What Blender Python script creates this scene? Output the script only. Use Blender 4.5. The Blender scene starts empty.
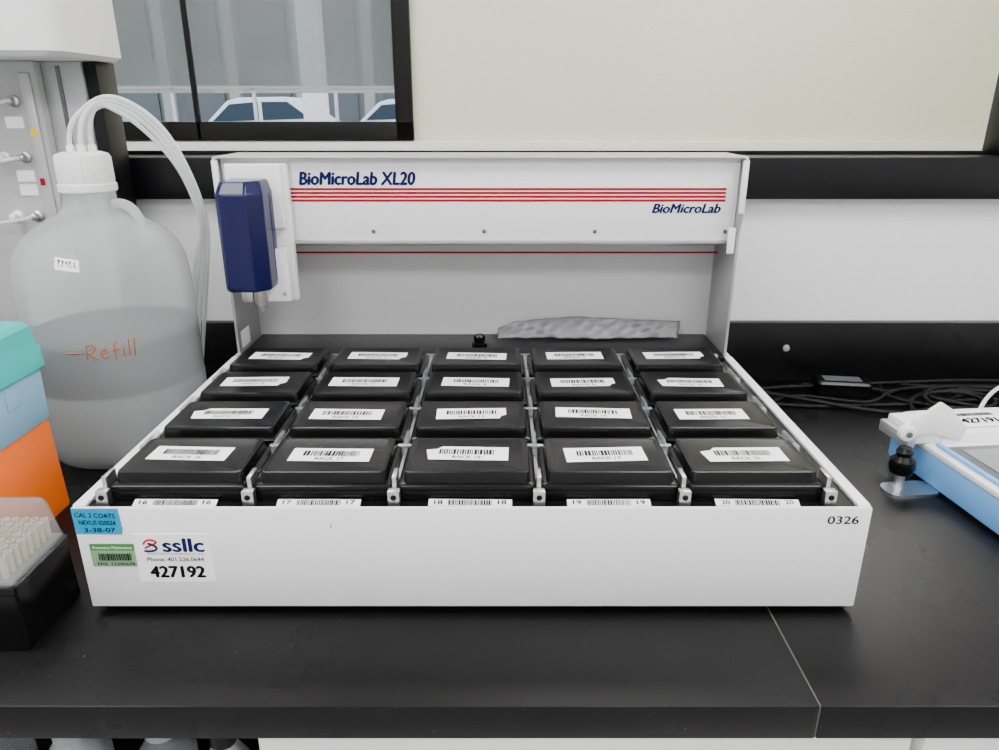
import bpy, bmesh, math, random
from mathutils import Vector, Matrix
random.seed(7)
R=math.radians
C=bpy.context.scene.collection

# ---------------------------------------------------------------- materials
def mat(name,col,rough=.5,metal=0,emit=None,estr=0,bump=0,bscale=200,spec=.5,var=0,vscale=6):
    m=bpy.data.materials.new(name); m.use_nodes=True
    nt=m.node_tree; b=nt.nodes['Principled BSDF']
    c=(*col,1)
    b.inputs['Base Color'].default_value=c
    b.inputs['Roughness'].default_value=rough
    b.inputs['Metallic'].default_value=metal
    b.inputs['Specular IOR Level'].default_value=spec
    if emit:
        b.inputs['Emission Color'].default_value=(*emit,1); b.inputs['Emission Strength'].default_value=estr
    tc=nt.nodes.new('ShaderNodeTexCoord')
    if bump:
        n=nt.nodes.new('ShaderNodeTexNoise'); n.inputs['Scale'].default_value=bscale
        nt.links.new(tc.outputs['Object'],n.inputs['Vector'])
        bp=nt.nodes.new('ShaderNodeBump'); bp.inputs['Strength'].default_value=bump; bp.inputs['Distance'].default_value=.001
        nt.links.new(n.outputs['Fac'],bp.inputs['Height']); nt.links.new(bp.outputs['Normal'],b.inputs['Normal'])
    if var:
        n=nt.nodes.new('ShaderNodeTexNoise'); n.inputs['Scale'].default_value=vscale; n.inputs['Detail'].default_value=6
        nt.links.new(tc.outputs['Object'],n.inputs['Vector'])
        r=nt.nodes.new('ShaderNodeValToRGB')
        r.color_ramp.elements[0].position=.3; r.color_ramp.elements[1].position=.7
        r.color_ramp.elements[0].color=(*[x*(1-var) for x in col],1); r.color_ramp.elements[1].color=(*[min(1,x*(1+var)) for x in col],1)
        nt.links.new(n.outputs['Fac'],r.inputs['Fac']); nt.links.new(r.outputs['Color'],b.inputs['Base Color'])
    return m

def translucent(name,col,transp=.4,tr=.4,gloss=.06,grough=.25,tcol=(1,1,1)):
    m=bpy.data.materials.new(name); m.use_nodes=True
    nt=m.node_tree; nt.nodes.clear()
    out=nt.nodes.new('ShaderNodeOutputMaterial')
    d=nt.nodes.new('ShaderNodeBsdfDiffuse'); d.inputs[0].default_value=(*col,1)
    t=nt.nodes.new('ShaderNodeBsdfTranslucent'); t.inputs[0].default_value=(*col,1)
    p=nt.nodes.new('ShaderNodeBsdfTransparent'); p.inputs[0].default_value=(*tcol,1)
    g=nt.nodes.new('ShaderNodeBsdfGlossy'); g.inputs['Roughness'].default_value=grough
    a=nt.nodes.new('ShaderNodeMixShader'); a.inputs[0].default_value=tr
    nt.links.new(d.outputs[0],a.inputs[1]); nt.links.new(t.outputs[0],a.inputs[2])
    b=nt.nodes.new('ShaderNodeMixShader'); b.inputs[0].default_value=transp
    nt.links.new(a.outputs[0],b.inputs[1]); nt.links.new(p.outputs[0],b.inputs[2])
    c=nt.nodes.new('ShaderNodeMixShader')
    lw=nt.nodes.new('ShaderNodeLayerWeight'); lw.inputs[0].default_value=.12
    mp=nt.nodes.new('ShaderNodeMath'); mp.operation='ADD'; mp.use_clamp=True; mp.inputs[1].default_value=gloss
    nt.links.new(lw.outputs['Fresnel'],mp.inputs[0])
    mm=nt.nodes.new('ShaderNodeMath'); mm.operation='MULTIPLY'; mm.inputs[1].default_value=.6
    nt.links.new(mp.outputs[0],mm.inputs[0])
    nt.links.new(mm.outputs[0],c.inputs[0]); nt.links.new(b.outputs[0],c.inputs[1]); nt.links.new(g.outputs[0],c.inputs[2])
    nt.links.new(c.outputs[0],out.inputs[0])
    return m

def bench_mat():
    m=mat('black_laminate',(.004,.0036,.004),.36,bump=.25,bscale=1100,spec=.25)
    nt=m.node_tree; b=nt.nodes['Principled BSDF']
    tc=nt.nodes.new('ShaderNodeTexCoord')
    n=nt.nodes.new('ShaderNodeTexNoise'); n.inputs['Scale'].default_value=5; n.inputs['Detail'].default_value=4; n.inputs['Roughness'].default_value=.5
    nt.links.new(tc.outputs['Object'],n.inputs['Vector'])
    mr=nt.nodes.new('ShaderNodeMapRange'); mr.inputs['From Min'].default_value=.3; mr.inputs['From Max'].default_value=.7
    mr.inputs['To Min'].default_value=.25; mr.inputs['To Max'].default_value=.33
    nt.links.new(n.outputs['Fac'],mr.inputs['Value']); nt.links.new(mr.outputs[0],b.inputs['Roughness'])
    v=nt.nodes.new('ShaderNodeTexNoise'); v.inputs['Scale'].default_value=190; v.inputs['Detail'].default_value=1
    nt.links.new(tc.outputs['Object'],v.inputs['Vector'])
    r=nt.nodes.new('ShaderNodeValToRGB'); r.color_ramp.elements[0].position=.76; r.color_ramp.elements[1].position=.80
    r.color_ramp.elements[0].color=(.004,.0036,.004,1); r.color_ramp.elements[1].color=(.05,.042,.042,1)
    nt.links.new(v.outputs['Fac'],r.inputs['Fac']); nt.links.new(r.outputs['Color'],b.inputs['Base Color'])
    return m

M={}
M['wall']=mat('wall_white_paint',(.78,.78,.785),.6,bump=.1,bscale=300,var=.02)
M['ceil']=mat('ceiling_white',(.8,.8,.79),.8,bump=.3,bscale=200)
M['floor']=mat('floor_vinyl',(.35,.35,.34),.45,var=.12,vscale=20)
M['cream']=mat('cream_wall',(.75,.75,.61),.6,var=.04,vscale=.9)
M['blackframe']=mat('black_painted_metal',(.004,.004,.005),.35,bump=.05,spec=.22)
M['bench']=bench_mat()
M['benchedge']=mat('bench_edge_black',(.005,.005,.006),.45,spec=.25)
M['seam']=mat('seam_joint',(.12,.11,.10),.7)
M['white']=mat('white_powdercoat',(.85,.85,.865),.38,bump=.12,bscale=1500)
M['whitepl']=mat('white_plastic',(.84,.84,.83),.4)
M['grey']=mat('grey_panel',(.42,.43,.42),.5,var=.03)
M['backp']=mat('light_grey_panel',(.62,.62,.625),.5)
M['alu']=mat('brushed_aluminium',(.62,.62,.63),.32,1,bump=.1,bscale=800)
M['sheet']=mat('satin_sheet_metal',(.46,.46,.47),.42,.6)
M['black']=mat('black_plastic',(.0028,.0028,.0032),.24,bump=.06,bscale=900,spec=.26)
M['deck']=mat('black_deck',(.004,.004,.005),.3,spec=.25)
M['rubber']=mat('black_rubber',(.003,.003,.003),.6,spec=.25)
M['blue']=mat('navy_plastic',(.0025,.0035,.050),.22,spec=.32)
M['navy']=mat('navy_ink',(.005,.008,.075),.6,spec=.1)
M['red']=mat('red_ink',(.36,.002,.016),.6,spec=.1)
M['ink']=mat('black_ink',(.003,.003,.003),.7,spec=.1)
M['orange_ink']=mat('orange_marker',(.42,.11,.02),.6)
M['label']=mat('label_paper',(.96,.96,.96),.5)
M['green']=mat('green_label',(.04,.20,.04),.5)
M['greenlt']=mat('green_label_pale',(.20,.36,.19),.5)
M['tape']=mat('blue_tape',(.006,.28,.50),.6,spec=.2)
M['teal']=translucent('teal_plastic',(.05,.64,.60),.08,.3)
M['ltblue']=translucent('pale_blue_plastic',(.36,.66,.86),.1,.3)
M['orange']=mat('orange_plastic',(.90,.15,.003),.35)
M['clear']=translucent('clear_lid',(.50,.54,.56),.72,.5,.05,.12)
M['hdpe']=translucent('translucent_hdpe',(.80,.84,.84),.56,.40,.0,.22)
M['water']=translucent('water_fill',(.09,.105,.11),.30,.5,.0,.15,(.72,.80,.83))
M['tube']=translucent('milky_tubing',(.90,.92,.92),.2,.4,.03,.3)
M['glass']=translucent('window_glass',(.8,.85,.85),1.0,.5,.0,.02)
M['bag']=mat('plastic_bag_film',(.17,.17,.18),.3,var=.2,vscale=30)
M['ltblueside']=mat('instrument_blue',(.16,.42,.84),.4)
M['dkgrey']=mat('dark_grey_panel',(.09,.10,.11),.35)
M['midgrey']=mat('mid_grey_panel',(.24,.26,.27),.4)
M['yellow']=mat('yellow_sticker',(.9,.65,.02),.5)
M['lamp']=mat('lamp_diffuser',(.9,.9,.9),.5,emit=(1,.995,.985),estr=18.5)
M['lamp2']=mat('lamp_diffuser_far',(.9,.9,.9),.5,emit=(1,.985,.93),estr=16)
M['street']=mat('concrete',(.30,.31,.31),.8,var=.1,vscale=2)
M['bldg']=mat('facade_grey',(.16,.18,.19),.7,var=.08,vscale=1)
M['bldgwin']=mat('facade_window',(.08,.10,.11),.5)
M['carw']=mat('car_paint_white',(.62,.70,.74),.4)
M['carb']=mat('car_paint_blue',(.12,.26,.42),.4)
M['carg']=mat('car_glass',(.03,.05,.07),.6,spec=.1)
M['blind']=translucent('roller_screen',(.25,.27,.265),.48,.5,.0,.5)

# ---------------------------------------------------------------- geometry helpers
def finish(name,me,mats,parent=None,smooth=None):
    o=bpy.data.objects.new(name,me); C.objects.link(o)
    for m in (mats if isinstance(mats,(list,tuple)) else [mats]): me.materials.append(m)
    if smooth:
        me.shade_smooth(); me.set_sharp_from_angle(angle=R(smooth))
    if parent: o.parent=parent
    return o
def empty(name,loc=(0,0,0),rz=0):
    e=bpy.data.objects.new(name,None); e.location=loc; e.rotation_euler=(0,0,rz); e.empty_display_size=.05; C.objects.link(e); return e
def box(name,x0,x1,y0,y1,z0,z1,m,parent=None,bev=0,seg=2):
    bm=bmesh.new(); bmesh.ops.create_cube(bm,size=1)
    for v in bm.verts:
        v.co=Vector(((x0+x1)/2+v.co.x*(x1-x0),(y0+y1)/2+v.co.y*(y1-y0),(z0+z1)/2+v.co.z*(z1-z0)))
    if bev: bmesh.ops.bevel(bm,geom=bm.edges[:],offset=bev,segments=seg,profile=.5,affect='EDGES')
    me=bpy.data.meshes.new(name); bm.to_mesh(me); bm.free()
    return finish(name,me,m,parent,40 if bev else None)
def rr(hw,hd,r,z,cx=0,cy=0,n=5):
    r=min(r,hw*.999,hd*.999); pts=[]
    for sx,sy,a0 in ((1,1,0),(-1,1,90),(-1,-1,180),(1,-1,270)):
        for i in range(n):
            a=R(a0+90*i/(n-1)); pts.append((cx+sx*(hw-r)+r*math.cos(a),cy+sy*(hd-r)+r*math.sin(a),z))
    return pts
def add_rings(bm,rings,mi=0,cap0=True,cap1=True,closed=True):
    vs=[[bm.verts.new(p) for p in r] for r in rings]; n=len(vs[0])
    for a,b in zip(vs,vs[1:]):
        for i in range(n if closed else n-1):
            f=bm.faces.new((a[i],a[(i+1)%n],b[(i+1)%n],b[i])); f.material_index=mi
    if cap0: f=bm.faces.new(list(reversed(vs[0]))); f.material_index=mi
    if cap1: f=bm.faces.new(vs[-1]); f.material_index=mi
def loft(name,rings,m,parent=None,smooth=35,**k):
    bm=bmesh.new(); add_rings(bm,rings,**k); me=bpy.data.meshes.new(name); bm.to_mesh(me); bm.free()
    return finish(name,me,m,parent,smooth)
def circ(r,z,n=48,cx=0,cy=0): return [(cx+r*math.cos(2*math.pi*i/n),cy+r*math.sin(2*math.pi*i/n),z) for i in range(n)]
def lathe(name,prof,m,parent=None,n=48,cap0=True,cap1=True,loc=None,rot=None,smooth=35):
    o=loft(name,[circ(r,z,n) for r,z in prof],m,parent,smooth,cap0=cap0,cap1=cap1)
    if loc: o.location=loc
    if rot: o.rotation_euler=rot
    return o
def prism(name,pts,axis,a0,a1,m,parent=None,bev=0):
    def P(p,a):
        if axis=='x': return (a,p[0],p[1])
        if axis=='y': return (p[0],a,p[1])
        return (p[0],p[1],a)
    bm=bmesh.new(); add_rings(bm,[[P(p,a0) for p in pts],[P(p,a1) for p in pts]])
    bmesh.ops.recalc_face_normals(bm,faces=bm.faces)
    if bev: bmesh.ops.bevel(bm,geom=bm.edges[:],offset=bev,segments=2,profile=.5,affect='EDGES')
    me=bpy.data.meshes.new(name); bm.to_mesh(me); bm.free()
    return finish(name,me,m,parent,40 if bev else None)
def cable(name,pts,r,m,parent=None,poly=False):
    cu=bpy.data.curves.new(name,'CURVE'); cu.dimensions='3D'; cu.bevel_depth=r; cu.bevel_resolution=3; cu.resolution_u=10
    s=cu.splines.new('POLY' if poly else 'NURBS'); s.points.add(len(pts)-1)
    for q,p in zip(s.points,pts): q.co=(*p,1)
    if not poly: s.order_u=4; s.use_endpoint_u=True
    cu.use_fill_caps=True
    cu.materials.append(m); o=bpy.data.objects.new(name,cu); C.objects.link(o)
    if parent: o.parent=parent
    return o
def text(name,s,width,loc,rot,m,parent=None,shear=0,bold=0,height=None):
    cu=bpy.data.curves.new(name,'FONT'); cu.body=s; cu.size=1; cu.shear=shear
    cu.align_x='CENTER'; cu.align_y='CENTER'; cu.resolution_u=3
    o=bpy.data.objects.new('tmp',cu); C.objects.link(o)
    bpy.context.view_layer.update()
    me=bpy.data.meshes.new_from_object(o.evaluated_get(bpy.context.evaluated_depsgraph_get())); bpy.data.objects.remove(o)
    xs=[v.co.x for v in me.vertices]; ys=[v.co.y for v in me.vertices]
    w=max(xs)-min(xs); h=max(ys)-min(ys); cx=(max(xs)+min(xs))/2; cy=(max(ys)+min(ys))/2
    sx=width/w; sy=(height/h) if height else sx
    bm=bmesh.new()
    offs=[(0,0)] if not bold else [(-bold,0),(bold,0),(0,bold*.6),(0,-bold*.6),(0,0)]
    for k,(dx,dy) in enumerate(offs):
        vs=[bm.verts.new(((v.co.x-cx+dx)*sx,(v.co.y-cy+dy)*sy,k*.00002)) for v in me.vertices]
        for p in me.polygons:
            try: bm.faces.new([vs[i] for i in p.vertices])
            except ValueError: pass
    m2=bpy.data.meshes.new(name); bm.to_mesh(m2); bm.free()
    o=finish(name,m2,m,parent); o.location=loc; o.rotation_euler=rot
    return o
FR=(R(90),0,0)
def quad_mesh(name,quads,mats,parent=None,loc=(0,0,0),rot=(0,0,0)):
    bm=bmesh.new()
    for x0,x1,y0,y1,z,mi in quads:
        f=bm.faces.new([bm.verts.new(p) for p in ((x0,y0,z),(x1,y0,z),(x1,y1,z),(x0,y1,z))]); f.material_index=mi
    me=bpy.data.meshes.new(name); bm.to_mesh(me); bm.free()
    o=finish(name,me,mats,parent); o.location=loc; o.rotation_euler=rot; return o
def bars(x0,x1,y0,y1,z,mi,step=.0011):
    q=[]; x=x0
    while x<x1:
        w=step*random.choice((.6,.7,1.1,1.5,.9)); q.append((x,min(x+w,x1),y0,y1,z,mi)); x+=w+step*random.choice((.45,.5,.8,.6))
    return q

# ---------------------------------------------------------------- room shell
ZF,ZC=-.9,1.85
box('floor',-2.4,2.4,-3.2,.75,ZF-.05,ZF,M['floor'])
box('ceiling',-2.4,2.4,-3.2,.75,ZC,ZC+.05,M['ceil'])
box('wall_left',-2.45,-2.4,-3.2,.75,ZF,ZC,M['wall'])
box('wall_right',2.4,2.45,-3.2,.75,ZF,ZC,M['wall'])
box('wall_front',-2.4,2.4,-3.25,-3.2,ZF,ZC,M['wall'])
WX0,WX1,WZ0,WZ1=-.68,.90,.35,1.5
bm=bmesh.new()
def addbox(bm,x0,x1,y0,y1,z0,z1):
    r=bmesh.ops.create_cube(bm,size=1)
    for v in r['verts']: v.co=Vector(((x0+x1)/2+v.co.x*(x1-x0),(y0+y1)/2+v.co.y*(y1-y0),(z0+z1)/2+v.co.z*(z1-z0)))
addbox(bm,-2.4,2.4,.65,.75,ZF,WZ0); addbox(bm,-2.4,2.4,.65,.75,WZ1,ZC)
addbox(bm,-2.4,WX0,.65,.75,WZ0,WZ1); addbox(bm,WX1,2.4,.65,.75,WZ0,WZ1)
me=bpy.data.meshes.new('wall_back'); bm.to_mesh(me); bm.free(); finish('wall_back',me,M['wall'])
w1=empty('window_1',(0,0,0))
box('frame_sill',-1.6,1.6,.628,.76,.3145,.380,M['blackframe'],w1,.003)
box('frame_side_l',WX0-.01,-.625,.64,.71,.38,WZ1,M['blackframe'],w1,.002)
box('frame_side_r',.836,WX1+.01,.64,.71,.38,WZ1,M['blackframe'],w1,.002)
box('frame_head',WX0,WX1,.64,.71,WZ1-.05,WZ1,M['blackframe'],w1,.002)
box('glass',-.625,.836,.690,.694,.38,WZ1-.05,M['glass'],w1)
box('inner_bead',-.625,.836,.695,.71,.38,.386,M['blackframe'],w1)
# adjoining room
box('floor_corridor',-2.4,2.4,.75,2.4,ZF-.05,ZF,M['floor'])
box('ceiling_corridor',-2.4,2.4,.75,2.5,ZC,ZC+.05,M['ceil'])
box('wall_corridor_left',-2.45,-2.4,.75,2.5,ZF,ZC,M['cream'])
box('wall_corridor_right',2.4,2.45,.75,2.5,ZF,ZC,M['cream'])
bm=bmesh.new()
FX0,FX1,FZ0,FZ1=-2.2,-.305,.339,1.6
addbox(bm,-2.4,2.4,2.4,2.5,ZF,FZ0); addbox(bm,-2.4,2.4,2.4,2.5,FZ1,ZC)
addbox(bm,-2.4,FX0,2.4,2.5,FZ0,FZ1); addbox(bm,FX1,2.4,2.4,2.5,FZ0,FZ1)
me=bpy.data.meshes.new('wall_corridor_back'); bm.to_mesh(me); bm.free(); finish('wall_corridor_back',me,M['cream'])
box('trim_1',-2.39,2.39,2.375,2.399,.20,.335,M['wall'],None,.003)
w2=empty('window_2',(0,0,0))
for nm,a in (('frame_bottom',(FX0,FX1,FZ0,FZ0+.068)),('frame_top',(FX0,FX1,FZ1-.06,FZ1)),('frame_l',(FX0,FX0+.06,FZ0,FZ1)),('frame_r',(FX1-.066,FX1,FZ0,FZ1)),('mullion',(-1.135,-1.115,FZ0,FZ1))):
    box(nm,a[0],a[1],2.37,2.44 if nm!='mullion' else 2.385,a[2],a[3],M['blackframe'],w2,.003)
box('roller_screen',FX0+.06,FX1-.06,2.445,2.448,.520,FZ1-.06,M['blind'],w2)
box('screen_hem',FX0+.06,FX1-.06,2.442,2.451,.510,.522,M['sheet'],w2)
box('pane',FX0+.06,FX1-.06,2.47,2.474,FZ0,FZ1-.06,M['glass'],w2)
# outdoors
box('ground_outdoor',-30,20,2.5,45,ZF-.35,ZF-.25,M['street'])
b=empty('office_building',(0,0,0))
box('facade',-30,20,30,31,-1.15,9,M['bldg'],b)
for i in range(14):
    box('pier_%d'%i,-26+i*2.6,-25.6+i*2.6,29.6,30,-1.15,9,M['street'],b)
    box('glazing_%d'%i,-25.3+i*2.6,-23.7+i*2.6,29.9,30,2.2,4.6,M['bldgwin'],b)
    box('shopfront_%d'%i,-25.3+i*2.6,-23.7+i*2.6,29.9,30,-1.0,1.3,M['bldgwin'],b)
box('band',-30,20,29.6,30,5.4,6.0,M['wall'],b)
col=empty('street_column',(-2.35,9.5,0)); box('shaft',-.14,.14,-.14,.14,-1.15,6,M['wall'],col,.02); box('base',-.2,.2,-.2,.2,-1.15,-.95,M['street'],col,.02)
rail=empty('street_railing',(0,9,0))
box('top_rail',-9,1.0,-.02,.02,.68,.72,M['wall'],rail); box('low_rail',-9,1.0,-.02,.02,-.8,-.76,M['wall'],rail)
for i in range(11): box('post_%d'%i,-9+i,-8.96+i,-.02,.02,-1.15,.7,M['sheet'],rail)
def car(x,y,m,s=1):
    e=empty('parked_car',(x,y,-1.15))
    p=[(-2.2,.45),(-2.28,.95),(-2.1,1.12),(-1.2,1.25),(-.6,1.80),(-.3,1.88),(.9,1.90),(1.25,1.82),(1.75,1.38),(2.15,1.2),(2.28,.8),(2.2,.45)]
    prism('body',p,'y',-.85,.85,m,e,.06)
    prism('side_glass',[(-1.0,1.30),(-.52,1.72),(.20,1.78),(.20,1.34)],'y',-.87,.87,M['carg'],e)
    prism('side_glass_rear',[(.30,1.34),(.30,1.78),(.95,1.78),(1.5,1.38)],'y',-.87,.87,M['carg'],e)
    for i,(wx,wy) in enumerate(((-1.4,-.8),(1.4,-.8),(-1.4,.8),(1.4,.8))):
        lathe('wheel_%d'%i,[(.33,-.1),(.33,.1)],M['rubber'],e,24,loc=(wx,wy,.33),rot=(R(90),0,0))
    return e
car(-6.3,20,M['carw']); car(-2.9,23,M['carw']); car(-10.4,18,M['carb'])
# lamps
for i,(x,y) in enumerate(((-1.1,-.35),(1.1,-.35),(-1.1,-1.9),(1.1,-1.9))):
    e=empty('ceiling_light_panel',(x,y,ZC))
    box('diffuser',-.6,.6,-.3,.3,-.02,-.012,M['lamp'],e)
    for nm,a in (('rim_a',(-.62,.62,-.32,-.3)),('rim_b',(-.62,.62,.3,.32)),('rim_c',(-.62,-.6,-.3,.3)),('rim_d',(.6,.62,-.3,.3))):
        box(nm,*a,-.03,0,M['wall'],e)
for x in (-1.0,1.0):
    e=empty('ceiling_light_panel',(x,1.6,ZC)); box('diffuser',-.6,.6,-.3,.3,-.02,-.012,M['lamp2'],e); box('rim',-.62,.62,-.32,.32,-.012,0,M['wall'],e)

# ---------------------------------------------------------------- bench
bench=empty('lab_bench',(0,0,0))
BY0=-.114
box('worktop_l',-1.6,.2832,BY0,.648,-.034,0,M['bench'],bench,.0015)
box('worktop_r',.2840,1.6,BY0,.648,-.034,0,M['bench'],bench,.0015)
box('seam',.2832,.2840,BY0+.001,.648,-.033,-.0004,M['seam'],bench)
bsp=empty('trim_2',(0,0,0))
box('backsplash',-1.6,1.6,.632,.65,.0,.107,M['bench'],bsp,.0015)
lathe('backsplash_screw',[(.006,0),(.0055,.003),(.002,.004)],M['sheet'],bsp,20,loc=(.522,.632,.062),rot=(R(90),0,0))
cab=empty('base_cabinet',(0,0,0))
box('cabinet_body',-.180,1.55,-.07,.62,-.88,-.036,M['wall'],cab)
for i in range(3): box('drawer_front_%d'%i,-.182+i*.57,.378+i*.57,-.095,-.071,-.24,-.040,M['whitepl'],cab,.003)
for i in range(3): box('door_front_%d'%i,-.182+i*.57,.378+i*.57,-.095,-.071,-.86,-.25,M['whitepl'],cab,.003)
for i in range(3): cable('pull_%d'%i,[(.07+i*.57,-.095,-.14),(.07+i*.57,-.12,-.14),(.18+i*.57,-.12,-.14),(.18+i*.57,-.095,-.14)],.004,M['alu'],cab)
box('plinth',-.15,1.5,.0,.6,-.9,-.88,M['benchedge'],cab)
shf=empty('storage_shelf',(0,0,0))
box('board',-1.52,-.19,-.1,.6,-.27,-.25,M['benchedge'],shf,.002)
for i,(x,y) in enumerate(((-1.50,-.08),(-.22,-.08),(-1.50,.57),(-.22,.57))): box('leg_%d'%i,x-.015,x+.015,y-.015,y+.015,-.9,-.27,M['benchedge'],shf)
for i,(x,y,r,h,m) in enumerate(((-.47,-.03,.035,.165,'clear'),(-.38,-.04,.03,.17,'midgrey'),(-.30,-.03,.028,.16,'clear'),(-.235,-.045,.022,.165,'alu'))):
    e=empty('reagent_bottle',(x,y,-.25))
    lathe('body',[(r*.9,0),(r,.004),(r,h*.7),(r*.5,h*.84),(r*.45,h*.86)],M[m],e,32)
    lathe('cap',[(r*.55,h*.86),(r*.55,h*.99),(r*.5,h)],M['midgrey'] if m!='alu' else M['black'],e,32)

# ---------------------------------------------------------------- tube sorter
S=empty('automated_tube_sorter',(0,0,0))
HW=.36; ZT=.115; YB=.535; ZD=.112
box('front_panel',-HW,HW,0,.004,.009,ZT,M['white'],S,.0012)
box('side_panel_l',-HW,-HW+.004,.004,YB,.009,ZT,M['white'],S,.001)
box('side_panel_r',HW-.004,HW,.004,YB,.009,ZT,M['white'],S,.001)
box('side_lip_l',-HW,-HW+.011,.004,.425,ZT-.002,ZT+.001,M['white'],S,.0008)
box('side_lip_r',HW-.011,HW,.004,.425,ZT-.002,ZT+.001,M['white'],S,.0008)
box('rear_panel_low',-HW,HW,YB-.004,YB,.009,ZT,M['white'],S)
box('base_plate',-HW+.004,HW-.004,.004,YB-.004,.009,.013,M['sheet'],S)
box('deck',-HW+.0115,HW-.0115,.0045,YB-.005,ZD-.006,ZD,M['deck'],S)
for i,(x,y) in enumerate(((-.32,.04),(.32,.04),(-.32,.5),(.32,.5))):
    lathe('foot_%d'%i,[(.016,0),(.018,.003),(.015,.009)],M['rubber'],S,24,loc=(x,y,0))
CX=-.005; PX=.132; RY=[.06,.159,.258,.357]
for i in range(5):
    x=CX+(i-2)*PX+random.uniform(-.004,.004)
    q=[(-.038,.038,-.0042,.0042,0,0)]+bars(-.020,.020,-.0030,.0030,.0003,1)
    quad_mesh('slot_label_%d'%i,q,[M['label'],M['ink']],S,(x,.0110,ZD+.0022),(R(20),0,R(random.uniform(-1,1))))
    for sx in (-1,1): text('slot_number_%d_%d'%(i,sx),str(16+i),.0075,(x+sx*.029,.0110,ZD+.0028),(R(20),0,0),M['ink'],S,height=.0048,bold=.02)
for k in range(6):
    x=CX+(k-2.5)*PX
    box('rail_%d'%k,x-.0018,x+.0018,.012,.405,ZD,ZD+.010,M['alu'],S)
    box('clip_front_%d'%k,x-.0055,x+.0055,.008,.0165,ZD,ZD+.015,M['alu'],S,.001)
    lathe('clip_screw_%d'%k,[(.0028,0),(.0026,.001)],M['black'],S,16,loc=(x,.008,ZD+.009),rot=(R(90),0,0))
    box('post_front_%d'%k,x-.002,x+.002,.017,.036,ZD,ZD+.025,M['alu'],S,.0006)
    for j in range(3):
        y=(RY[j]+RY[j+1])/2
        box('clip_%d_%d'%(k,j),x-.009,x+.009,y-.003,y+.003,ZD,ZD+.014,M['alu'],S,.0008)
        box('post_%d_%d'%(k,j),x-.0018,x+.0018,y-.02,y+.02,ZD+.010,ZD+.021,M['clear'],S,.0004)
    box('clip_rear_%d'%k,x-.008,x+.008,.403,.408,ZD,ZD+.014,M['alu'],S,.0008)
for sgn,nm in ((-1,'l'),(1,'r')):
    xo=sgn*.352; xi=sgn*.348
    prism('upright_'+nm,[(.425,ZT-.0),(.425,.29),(.418,.32),(.418,.388),(.424,.392),(.53,.392),(.53,ZT)],'x',min(xo,xi),max(xo,xi),M['sheet'],S,.0006)
    box('upright_flange_'+nm,min(sgn*.352,sgn*.344),max(sgn*.352,sgn*.344),.4165,.4185,.32,.388,M['white'],S,.0005)
box('right_guard',.336,.346,.424,.426,.265,.30,M['white'],S,.0006)
box('back_panel',-.348,.348,.522,.525,ZD,.385,M['backp'],S)
box('rear_cover',-.346,.346,.412,.5215,ZD,.121,M['deck'],S,.002)
BF=.436
box('beam',-.347,.347,BF,.50,.281,.390,M['white'],S,.0015)
box('beam_underlip',-.30,.345,BF-.004,BF+.004,.277,.2815,M['sheet'],S,.0006)
box('beam_top',-.353,.353,.425,.528,.390,.3925,M['sheet'],S,.0006)
cable('drive_cord',[(-.30,.495,.2535),(0,.495,.2535),(.345,.495,.2535)],.0014,M['red'],S)
box('linear_rail',-.347,.347,.505,.515,.262,.275,M['alu'],S,.001)
for i in range(4):
    z=.3500-i*.0050
    box('stripe_%d'%i,-.293,.331,BF-.0006,BF,z-.0015,z+.0015,M['red'],S)
text('title_text','BioMicroLab XL20',.155,(-.166,BF-.0008,.3640),FR,M['navy'],S,shear=.15,bold=.05,height=.0165)
text('logo_text','BioMicroLab',.092,(.279,BF-.0008,.3245),FR,M['navy'],S,shear=.25,bold=.04,height=.0120)
for i,x in enumerate((-.148,.004,.156,.335)):
    lathe('beam_screw_%d'%i,[(.0030,0),(.0024,.0016)],M['dkgrey'],S,16,loc=(x,BF,.293),rot=(R(90),0,0))
# picking head
box('carriage_plate',-.297,-.256,BF-.014,BF-.002,.200,.384,M['white'],S,.0015)
box('carriage_block',-.328,-.260,BF-.036,BF-.014,.203,.275,M['white'],S,.003)
box('carriage_back',-.336,-.262,BF-.022,BF-.012,.30,.384,M['white'],S,.003)
hx,hy=-.304,.385
def oct_(hw,hd,c,z,cx,cy): return [(cx+hw,cy+hd,z),(cx-hw,cy+hd,z),(cx-hw,cy-hd+c*.4,z),(cx-hw+c*.4,cy-hd,z),(cx+hw-c,cy-hd,z),(cx+hw,cy-hd+c,z)]
hc=loft('head_cover',[oct_(.027,.028,.015,.226,hx,hy),oct_(.0285,.030,.017,.230,hx,hy),oct_(.0285,.030,.017,.350,hx,hy),oct_(.024,.024,.014,.366,hx,hy+.005)],M['blue'],S,20)
bv=hc.modifiers.new('bevel','BEVEL'); bv.width=.0025; bv.segments=3; bv.limit_method='ANGLE'; bv.angle_limit=R(20)
box('head_seam',hx-.0289,hx+.0289,hy+.014,hy+.0152,.234,.348,M['navy'],S)
lathe('gripper_body',[(.008,.200),(.009,.203),(.009,.228)],M['alu'],S,24,loc=(hx+.005,hy+.01,0))
lathe('gripper_tip',[(.003,.192),(.004,.194),(.004,.201)],M['sheet'],S,16,loc=(hx+.005,hy+.01,0))
box('sensor_block',-.325,-.31,BF-.042,BF-.035,.204,.222,M['alu'],S,.001)
lathe('screw_a',[(.003,0),(.0026,.0015)],M['sheet'],S,16,loc=(-.268,BF-.036,.214),rot=(R(90),0,0))
lathe('screw_b',[(.003,0),(.0026,.0015)],M['sheet'],S,16,loc=(-.268,BF-.014,.34),rot=(R(90),0,0))
lathe('deck_knob',[(.010,0),(.011,.002),(.011,.011),(.007,.013),(.0085,.015),(.0085,.021),(.007,.023)],M['black'],S,28,loc=(-.004,.44,.121))
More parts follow.
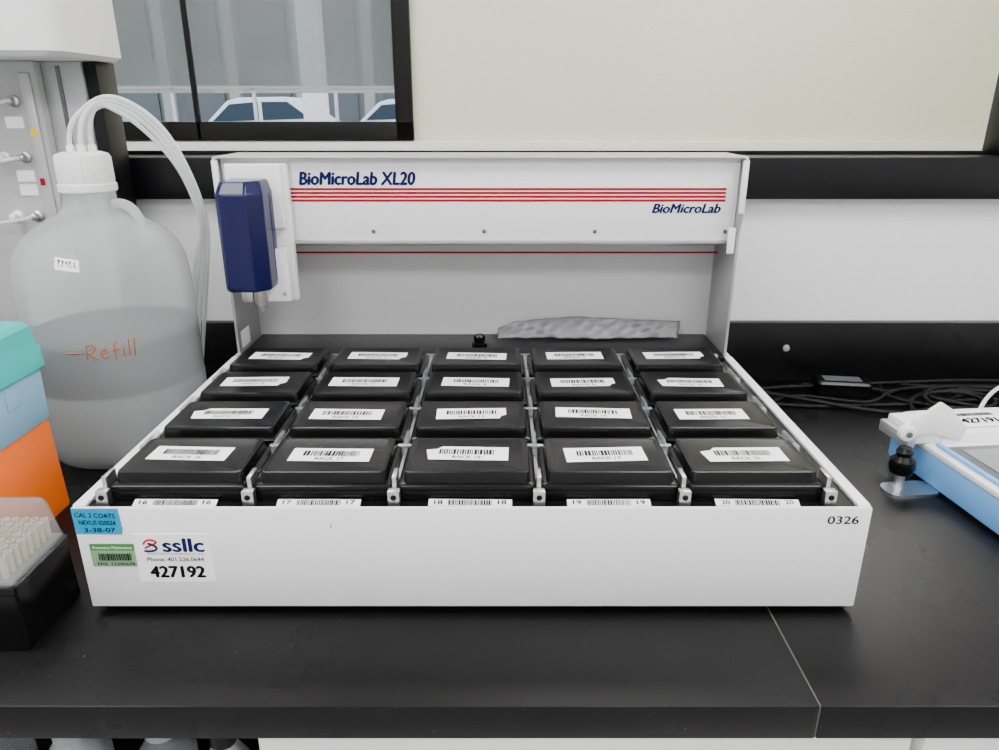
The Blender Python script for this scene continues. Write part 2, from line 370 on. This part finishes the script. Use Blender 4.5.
box('upright_sticker',-.3478,-.3474,.435,.47,.125,.15,M['label'],S)
def patch(nm,x0,x1,z0,z1,m,y=-.0005): return box(nm,x0,x1,y,.0,z0,z1,m,S)
prism('blue_tape',[(-.3595,.0885),(-.318,.0880),(-.3165,.093),(-.3175,.1148),(-.3595,.1148)],'y',-.0005,0,M['tape'],S)
for i,(s,w) in enumerate((('CAL 2 COATS',.036),('NEXUS 020524',.033),('3-38-07',.028))):
    text('tape_text_%d'%i,s,w,(-.339+.001*i,-.0008,.108-.0075*i),(R(90),R(2-i),0),M['ink'],S,height=.0045,bold=.015)
patch('green_sticker',-.350,-.308,.054,.078,M['green'])
patch('green_sticker_pale',-.349,-.309,.0545,.071,M['greenlt'],-.0008)
text('green_text','Preventive Maintenance',.036,(-.329,-.0010,.0745),FR,M['label'],S,height=.003)
quad_mesh('green_bars',bars(-.015,.015,-.0038,.0038,0,0,.0010),[M['ink']],S,(-.328,-.0011,.0645),FR)
text('green_num','ERIL 12345678',.034,(-.328,-.0011,.0572),FR,M['ink'],S,height=.003,bold=.02)
patch('asset_sticker',-.309,-.239,.0375,.0885,M['label'],-.0007)
text('asset_logo','ssllc',.037,(-.264,-.0009,.077),FR,M['navy'],S,bold=.035,height=.014)
cable('asset_swirl',[(-.300,-.0010,.078),(-.298,-.0010,.083),(-.290,-.0010,.083),(-.286,-.0010,.079),(-.294,-.0010,.077),(-.299,-.0010,.074)],.0009,M['red'],S)
cable('asset_swirl_b',[(-.300,-.0010,.071),(-.293,-.0010,.070),(-.286,-.0010,.073),(-.290,-.0010,.077),(-.296,-.0010,.079)],.0010,M['navy'],S)
text('asset_small','SCIENTIFIC EQUIPMENT LLC',.052,(-.272,-.0009,.0675),FR,M['red'],S,height=.0024)
text('asset_phone','Phone: 401.526.0644',.052,(-.273,-.0009,.062),FR,M['ink'],S,height=.0042,bold=.02)
text('asset_number','427192',.050,(-.273,-.0009,.0485),FR,M['ink'],S,height=.0120,bold=.05)
text('hand_number','0326',.028,(.335,-.0004,.103),FR,M['ink'],S,height=.008,bold=.015)
patch('mark_a',-.128,-.127,.095,.098,M['dkgrey'])

# ---------------------------------------------------------------- racks
def rack(ix,iy,num):
    bm=bmesh.new()
    hw,hd=.0632,.0428
    add_rings(bm,[rr(hw-.001,hd-.001,.004,0),rr(hw,hd,.005,.001),rr(hw,hd,.005,.0105),rr(hw-.0012,hd-.0012,.005,.0112),rr(hw-.0012,hd-.0012,.005,.0122),
                  rr(hw,hd,.005,.0128),rr(hw,hd,.005,.0150),rr(hw-.001,hd-.001,.005,.0160),rr(hw-.0045,hd-.004,.006,.0166),rr(hw-.0055,hd-.005,.006,.0250),rr(hw-.0062,hd-.0056,.006,.0266),
                  rr(hw-.0085,hd-.0075,.006,.0272),rr(hw-.0105,hd-.0095,.005,.0266)])
    w=.0400*random.uniform(.94,1.03); h=.0142*random.uniform(.94,1.05); a=R(random.uniform(-3.4,3.0)); ox=random.uniform(-.004,.002); oy=random.uniform(-.003,.002)+.0015
    mt=Matrix.Translation((ox,oy,.0269))@Matrix.Rotation(a,4,'Z')
    torn=random.random()<.4
    pts=[(-w,-h),(w,-h),(w,h),(-w,h)]
    if torn:
        k=random.choice((0,1))
        if k: pts=[(-w,-h),(w*.8,-h),(w*.86,-h*.5),(w,-h*.3),(w,h),(w*.2,h*1.02),(-w,h)]
        else: pts=[(-w*.9,-h),(w,-h),(w,h),(-w*.62,h),(-w*.74,h*.6),(-w,h*.45)]
    f=bm.faces.new([bm.verts.new(mt@Vector((x,y,.0002))) for x,y in pts]); f.material_index=1
    for x0,x1,y0,y1,z,mi in bars(-.027,.027,-.0030,.0080,.0005,2,.0017):
        f=bm.faces.new([bm.verts.new(mt@Vector(p)) for p in ((x0,y0,z),(x1,y0,z),(x1,y1,z),(x0,y1,z))]); f.material_index=mi
    if random.random()<.4:
        px=random.uniform(-.022,-.005)
        for s in range(5):
            x0=px+s*.0045; y0=random.uniform(-.006,.0); y1=y0+random.uniform(.004,.009); t=.0008
            f=bm.faces.new([bm.verts.new(mt@Vector(p)) for p in ((x0,y0,.0007),(x0+t,y0,.0007),(x0+t+.003,y1,.0007),(x0+.003,y1,.0007))]); f.material_index=2
    me=bpy.data.meshes.new('sample_tube_rack'); bm.to_mesh(me); bm.free()
    o=finish('sample_tube_rack',me,[M['black'],M['label'],M['ink']],None,40)
    o.location=(CX+(ix-2)*PX,RY[iy],ZD+.0002)
    t=Vector((0,-.0088,.0006)); t.rotate(Matrix.Rotation(a,3,'Z'))
    text('rack_label_text','RACK %d'%num,.027,(ox+t.x,oy+t.y,.0269+t.z),(0,0,a),M['ink'],o,height=.0055,bold=.015)
for iy in range(4):
    for ix in range(5):
        rack(ix,iy,16-5*iy+ix)

# folded plastic bag leaning behind the deck
bm=bmesh.new()
outline=[(.022,.010),(.050,.022),(.10,.0265),(.14,.029),(.19,.0265),(.24,.0245),(.302,.0225)]
nx,nz=60,10; vs=[]
def top(x):
    for (a,h0),(b2,h1) in zip(outline,outline[1:]):
        if a<=x<=b2+1e-9: return h0+(h1-h0)*(x-a)/(b2-a)
    return .0185
for j in range(nz+1):
    row=[]
    for i in range(nx+1):
        u=i/nx; v=j/nz; x=.022+.280*u
        cr=.0014*math.sin(u*31+v*7)+.0010*math.sin(u*67-v*11)
        row.append(bm.verts.new((x-.006*(1-v)*u,.490+.018*v+.0022*math.sin(u*9+v*3)*(1-v*.5)+cr,.1235+top(x)*v)))
    vs.append(row)
for j in range(nz):
    for i in range(nx): bm.faces.new((vs[j][i],vs[j][i+1],vs[j+1][i+1],vs[j+1][i]))
me=bpy.data.meshes.new('plastic_bag'); bm.to_mesh(me); bm.free()
bg=finish('plastic_bag',me,M['bag'],None,40); sm=bg.modifiers.new('thick','SOLIDIFY'); sm.thickness=.0012

# ---------------------------------------------------------------- carboy
BX,BYc=-.505,.392
KR=.865
cb=empty('carboy_bottle',(BX,BYc,0))
prof=[(r*KR,z) for r,z in [(.095,.004),(.108,0),(.118,.004),(.1235,.014),(.1245,.03),(.1245,.10),(.1235,.103),(.1245,.106),(.1245,.222),(.1240,.244),(.1215,.262),(.114,.281),(.100,.297),(.080,.310),(.060,.320),(.045,.326),(.038,.333),(.036,.343),(.036,.356)]]
lathe('shell',prof,M['hdpe'],cb,64,cap1=False,smooth=60)
lv=.172
lathe('liquid',[(r*KR,z) for r,z in [(.10,.006),(.115,.008),(.1215,.018),(.1225,.03),(.1225,.10),(.1215,.103),(.1225,.106),(.1225,lv)]],M['water'],cb,64,smooth=60)
rings=[]
for r,z,rib in ((.032,.351,0),(.0345,.353,0),(.0345,.361,0),(.0322,.363,0),(.0322,.365,1),(.0318,.394,1),(.0305,.398,0),(.023,.4005,0)):
    rings.append([((r+(.0010 if (i%4<2 and rib) else 0))*math.cos(2*math.pi*i/144),(r+(.0010 if (i%4<2 and rib) else 0))*math.sin(2*math.pi*i/144),z) for i in range(144)])
loft('screw_cap',rings,M['whitepl'],cb,30)
ports=((-.010,-.005),(.007,-.010),(.010,.009),(-.006,.011))
for i,(x,y) in enumerate(ports):
    lathe('cap_port_%d'%i,[(.005,.400),(.005,.407),(.004,.409)],M['whitepl'],cb,20,loc=(x,y,0))
phi=math.atan2(-.574-BYc,.025-BX)
ha=phi+R(55)
def P(r,z,a=ha): return (r*math.cos(a),r*math.sin(a),z)
cable('handle',[P(.030,.336),P(.042,.338),P(.056,.332),P(.064,.318),P(.066,.304),P(.070,.290)],.0065,M['hdpe'],cb)
def prof_r(z):
    for (r0,z0),(r1,z1) in zip(prof[4:],prof[5:]):
        if z0<=z<=z1: return r0+(r1-r0)*(z-z0)/(z1-z0+1e-9)
    return .1245*KR
def stroke(nm,pts,a0,z0,m,r=.0007,sc=1):
    out=[]
    for (x0,y0),(x1,y1) in zip(pts,pts[1:]):
        for k in range(4):
            x=x0+(x1-x0)*k/4; y=y0+(y1-y0)*k/4; z=z0+y*sc; rr_=prof_r(z)+.0002; a=a0+x*sc/rr_
            out.append((rr_*math.cos(a),rr_*math.sin(a),z))
    x,y=pts[-1]; z=z0+y*sc; rr_=prof_r(z)+.0002; a=a0+x*sc/rr_; out.append((rr_*math.cos(a),rr_*math.sin(a),z))
    cable(nm,out,r,m,cb,poly=True)
word=[[(-.034,-.008),(-.033,.010),(-.026,.011),(-.023,.006),(-.027,.001),(-.033,.0),(-.022,-.008)],
      [(-.018,-.002),(-.011,.0),(-.012,.004),(-.016,.004),(-.018,-.003),(-.015,-.008),(-.009,-.006)],
      [(.002,.012),(-.002,.010),(-.002,-.010)],[(-.006,.001),(.003,.002)],
      [(.008,.003),(.008,-.008)],[(.0085,.008),(.009,.009)],[(.015,.013),(.014,-.008)],[(.022,.014),(.020,-.009)],
      [(-.058,.001),(-.050,.0),(-.040,.001)]]
for i,s in enumerate(word): stroke('refill_writing_%d'%i,s,phi-R(1),.166,M['orange_ink'],.0008,1.0)
def wrap_patch(nm,w,h,a0,z0,m,off=.0008,tilt=0):
    bm=bmesh.new(); n=8; vs=[]
    for j in range(3):
        row=[]
        for i in range(n+1):
            x=-w/2+w*i/n; z=z0-h/2+h*j/2+x*tilt; r=prof_r(z)+off; a=a0+x/r
            row.append(bm.verts.new((r*math.cos(a),r*math.sin(a),z)))
        vs.append(row)
    for j in range(2):
        for i in range(n): bm.faces.new((vs[j][i],vs[j][i+1],vs[j+1][i+1],vs[j+1][i]))
    me=bpy.data.meshes.new(nm); bm.to_mesh(me); bm.free(); return finish(nm,me,m,cb,60)
wrap_patch('label',.028,.014,phi-R(22),.276,M['label'],.001,-.15)
digits=([(0,.004),(.002,.003),(.0005,0),(.002,-.002),(0,-.004)],[(.0,.003),(.002,.003),(.0,-.003),(.002,-.003)],[(.002,.003),(0,.002),(.002,.0),(.0018,-.004)],[(.002,.004),(0,.003),(0,.0),(.002,-.001),(.001,-.004)],[(.001,.004),(0,-.002),(.002,-.003),(.0015,.0)])
for i,dg in enumerate(digits):
    x0=-.010+i*.0045
    stroke('label_writing_%d'%i,[(x0+x,y-x0*.15) for x,y in dg],phi-R(22),.276,M['ink'],.0009)
for i in range(4):
    o=i*.0075; q=random.uniform(-.003,.003)
    st=ports[i]
    pts=[(BX+st[0],BYc+st[1],.404),(BX+st[0],BYc+st[1],.43),(-.503+o,.40+o*.4,.448+o*.5),(-.476+o*.3,.41,.466-o*.7+.004),(-.446,.42+q,.462-o*1.0),(-.412-o*.55,.43,.432-o*.9),(-.393-o*.5,.44,.38),(-.383-o*.4,.45,.33),(-.388-o*.3,.47,.285),(-.415-o,.52,.24),(-.45-o,.57,.15),(-.48-o,.575,.006)]
    t=cable('water_tubing_%d'%i,pts,.0030,M['tube'],cb); t.location=(-BX,-BYc,0)

# ---------------------------------------------------------------- instrument at far left
L=empty('liquid_handling_instrument',(0,0,0))
box('side_panel',-1.05,-.634,.545,.62,.0,.516,M['grey'],L,.004)
box('panel_border',-.657,-.641,.541,.546,.03,.50,M['sheet'],L,.002)
box('column',-.634,-.575,.56,.62,.0,.516,M['sheet'],L,.003)
box('column_groove',-.612,-.606,.5585,.561,.01,.51,M['dkgrey'],L)
box('column_black',-.575,-.556,.565,.62,.0,.516,M['blackframe'],L,.002)
loft('top_housing',[rr(.262,.085,.02,.516,-.808,.535),rr(.270,.092,.024,.522,-.808,.535),rr(.270,.092,.024,.60,-.808,.535),rr(.262,.088,.03,.80,-.808,.535),rr(.24,.07,.03,.82,-.808,.535)],M['whitepl'],L)
for j,(z,n) in enumerate(((.462,3),(.385,3),(.30,2))):
    for i in range(n):
        x=-.670-i*.03
        lathe('connector_%d_%d'%(j,i),[(.008,0),(.008,.006),(.005,.008),(.005,.018),(.003,.020)],M['whitepl'] if i%2 else M['alu'],L,20,loc=(x,.545,z),rot=(R(90),0,0))
    cable('connector_hose_%d'%j,[(-.670,.526,z),(-.685,.515,z-.004),(-.74,.52,z-.01),(-.78,.53,z-.02),(-.78,.545,z-.03)],.003,M['tube'],L)
for i,z in enumerate((.435,.36,.34)):
    box('panel_label_%d'%i,-.69,-.664,.5435,.545,z-.010,z+.006,M['label'],L)
prism('warning_triangle',[(-.657,.415),(-.641,.415),(-.649,.429)],'y',.5400,.541,M['yellow'],L)
box('small_mark',-.655,-.649,.5395,.541,.345,.355,M['red'],L)

# ---------------------------------------------------------------- stacked tip boxes
T=empty('pipette_tip_box_stack',(-.562,.148,0))
w,d=.062,.061
loft('orange_base',[rr(w+.002,d+.001,.006,0),rr(w+.003,d+.002,.006,.004),rr(w+.001,d,.006,.112),rr(w-.001,d-.002,.006,.115)],M['orange'],T)
loft('pale_blue_box',[rr(w+.003,d-.003,.006,.115),rr(w+.005,d-.002,.006,.118),rr(w+.007,d-.003,.006,.176),rr(w+.006,d-.004,.006,.178)],M['ltblue'],T)
box('hinge',w+.005,w+.008,-.012,.012,.150,.172,M['ltblue'],T,.001)
loft('teal_lid',[rr(w+.010,d-.001,.006,.178),rr(w+.012,d,.006,.180),rr(w+.012,d-.002,.006,.203),rr(w+.011,d-.005,.006,.2045),rr(w+.010,d-.008,.008,.228),rr(w+.006,d-.012,.008,.233)],M['teal'],T)

K=empty('pipette_tip_box',(-.452,-.008,0))
w,d=.062,.043
loft('black_base',[rr(w-.001,d-.001,.004,0),rr(w,d,.004,.002),rr(w-.001,d-.001,.004,.058),rr(w+.0005,d+.0005,.004,.060),rr(w+.0005,d+.0005,.004,.066),rr(w-.002,d-.002,.004,.067)],M['black'],K)
box('tip_tray',-w+.004,w-.004,-d+.004,d-.004,.067,.070,M['midgrey'],K)
bm=bmesh.new()
for i in range(12):
    for j in range(8):
        add_rings(bm,[circ(.0030,.070,10,-.0495+i*.009,-.0315+j*.009),circ(.0034,.090,10,-.0495+i*.009,-.0315+j*.009),circ(.0022,.090,10,-.0495+i*.009,-.0315+j*.009),circ(.0020,.080,10,-.0495+i*.009,-.0315+j*.009)])
me=bpy.data.meshes.new('tips'); bm.to_mesh(me); bm.free(); finish('tips',me,mat('tip_plastic',(.55,.48,.36),.4),K,40)
loft('clear_lid',[rr(w-.001,d-.001,.005,.0672),rr(w-.0025,d-.0025,.006,.074),rr(w-.006,d-.006,.008,.108),rr(w-.009,d-.009,.008,.112)],M['clear'],K,cap0=False)

# ---------------------------------------------------------------- plate sealer at right
G=empty('plate_sealer',(.572,.20,0),R(6))
box('base_shell',0,.27,-.22,.135,.004,.044,M['ltblueside'],G,.005)
for i,(x,y) in enumerate(((.03,-.19),(.24,-.19),(.03,.11),(.24,.11))): lathe('foot_%d'%i,[(.012,0),(.012,.0045)],M['rubber'],G,20,loc=(x,y,0))
box('top_shell',-.001,.271,-.221,.136,.0435,.052,M['whitepl'],G,.003)
box('panel_recess',.018,.25,-.19,.052,.0522,.054,M['dkgrey'],G,.001)
box('panel_inner',.030,.238,-.175,.040,.0542,.0552,M['midgrey'],G,.0006)
box('blue_rim',.008,.015,-.20,.06,.052,.057,M['ltblueside'],G,.002)
prism('rear_housing',[(.062,.050),(.070,.064),(.130,.070),(.150,.060),(.150,.006),(.1365,.006),(.1365,.050)],'x',.020,.27,M['whitepl'],G,.003)
quad_mesh('asset_label',[(-.035,.035,-.020,.020,0,0)]+bars(-.03,.03,.008,.016,.0003,1),[M['label'],M['ink']],G,(.092,.100,.0683),(R(5),0,0))
text('asset_label_text','427191',.050,(.092,.095,.0688),(R(5),0,0),M['ink'],G,height=.012,bold=.04)
loft('foot_plate',[rr(.034,.018,.014,0,-.028,.042),rr(.034,.018,.014,.004,-.028,.042)],M['alu'],G)
lathe('foot_post',[(.006,.004),(.006,.03)],M['alu'],G,20,loc=(-.042,.045,0))
lathe('foot_knob',[(.004,.022),(.013,.026),(.0155,.034),(.0145,.043),(.009,.049),(.010,.054),(.007,.060)],M['black'],G,28,loc=(-.042,.045,0))
prism('lever_bracket',[(-.036,.060),(-.022,.088),(.008,.110),(.024,.100),(.050,.072),(.044,.056),(.0,.068)],'y',.062,.068,M['whitepl'],G,.002)
box('lever_arm',-.030,-.018,.06,.12,.050,.066,M['sheet'],G,.002)
box('lever_side',-.020,.02,.066,.12,.052,.074,M['whitepl'],G,.003)
lathe('pivot',[(.010,0),(.010,.008),(.008,.010)],M['whitepl'],G,24,loc=(-.034,.064,.072),rot=(R(90),0,0))
lathe('pivot_screw',[(.004,0),(.0035,.002)],M['dkgrey'],G,20,loc=(-.034,.054,.072),rot=(R(90),0,0))

# ---------------------------------------------------------------- cables
pa=empty('power_adapter',(.60,.575,0),R(-8))
loft('brick',[rr(.042,.020,.005,0),rr(.044,.022,.006,.003),rr(.044,.022,.006,.022),rr(.041,.019,.006,.026)],M['black'],pa)
box('rating_label',-.03,.03,-.012,.012,.0262,.0264,M['dkgrey'],pa)
CB=empty('power_cables',(0,0,0))
def rc(pts,r=.0030,m='rubber'): cable('cord_%d'%len(CB.children),[(x,y,max(0,z)+r) for x,y,z in pts],r,M[m],CB)
rc([(.40,.55,0),(.47,.60,0),(.53,.59,.004),(.556,.58,.008)])
rc([(.642,.572,.008),(.68,.56,.002),(.74,.60,0),(.86,.61,0),(1.0,.58,0),(1.1,.50,0)])
rc([(.39,.50,0),(.45,.53,.0),(.52,.50,0),(.62,.52,0),(.72,.50,.004),(.80,.54,.004),(.92,.53,0)])
rc([(.40,.60,0),(.50,.54,.006),(.60,.48,.002),(.68,.47,.002),(.75,.52,.008),(.83,.58,.002),(.95,.60,0)],.0035)
rc([(.68,.60,0),(.64,.54,.008),(.70,.49,.008),(.80,.48,.004),(.84,.53,.01),(.76,.57,.01),(.70,.54,.012),(.74,.49,.012),(.86,.47,.002)])
rc([(.72,.61,0),(.78,.56,.012),(.84,.54,.016),(.90,.50,.01),(.96,.47,0)],.0028)
rc([(.55,.61,0),(.62,.61,.0),(.70,.615,.0),(.80,.60,.012),(.90,.60,.01),(1.0,.61,0)],.003)
rc([(.39,.46,0),(.44,.50,0),(.50,.57,0),(.56,.53,.006),(.62,.50,.006),(.66,.55,.006),(.72,.58,.01),(.80,.56,.01),(.90,.58,0)],.0028)
rc([(.68,.44,.0),(.66,.50,.006),(.72,.55,.014),(.80,.52,.018),(.78,.46,.014),(.70,.46,.014),(.69,.52,.02),(.78,.58,.014),(.92,.56,.004)],.0034)
rc([(.74,.43,.02),(.77,.47,.03),(.83,.52,.035),(.90,.57,.03),(1.02,.60,.03)],.003,'whitepl')

# ---------------------------------------------------------------- world + camera
wd=bpy.data.worlds.new('World'); bpy.context.scene.world=wd; wd.use_nodes=True
bgn=wd.node_tree.nodes['Background']; bgn.inputs[0].default_value=(.86,.91,1,1); bgn.inputs[1].default_value=3.0
cam=bpy.data.cameras.new('Camera'); co=bpy.data.objects.new('Camera',cam); C.objects.link(co)
cam.sensor_fit='HORIZONTAL'; cam.sensor_width=36; cam.lens=730/999*36; cam.clip_start=.01
co.location=(.025,-.574,.451); co.rotation_euler=(R(90-20),0,0)
bpy.context.scene.camera=co
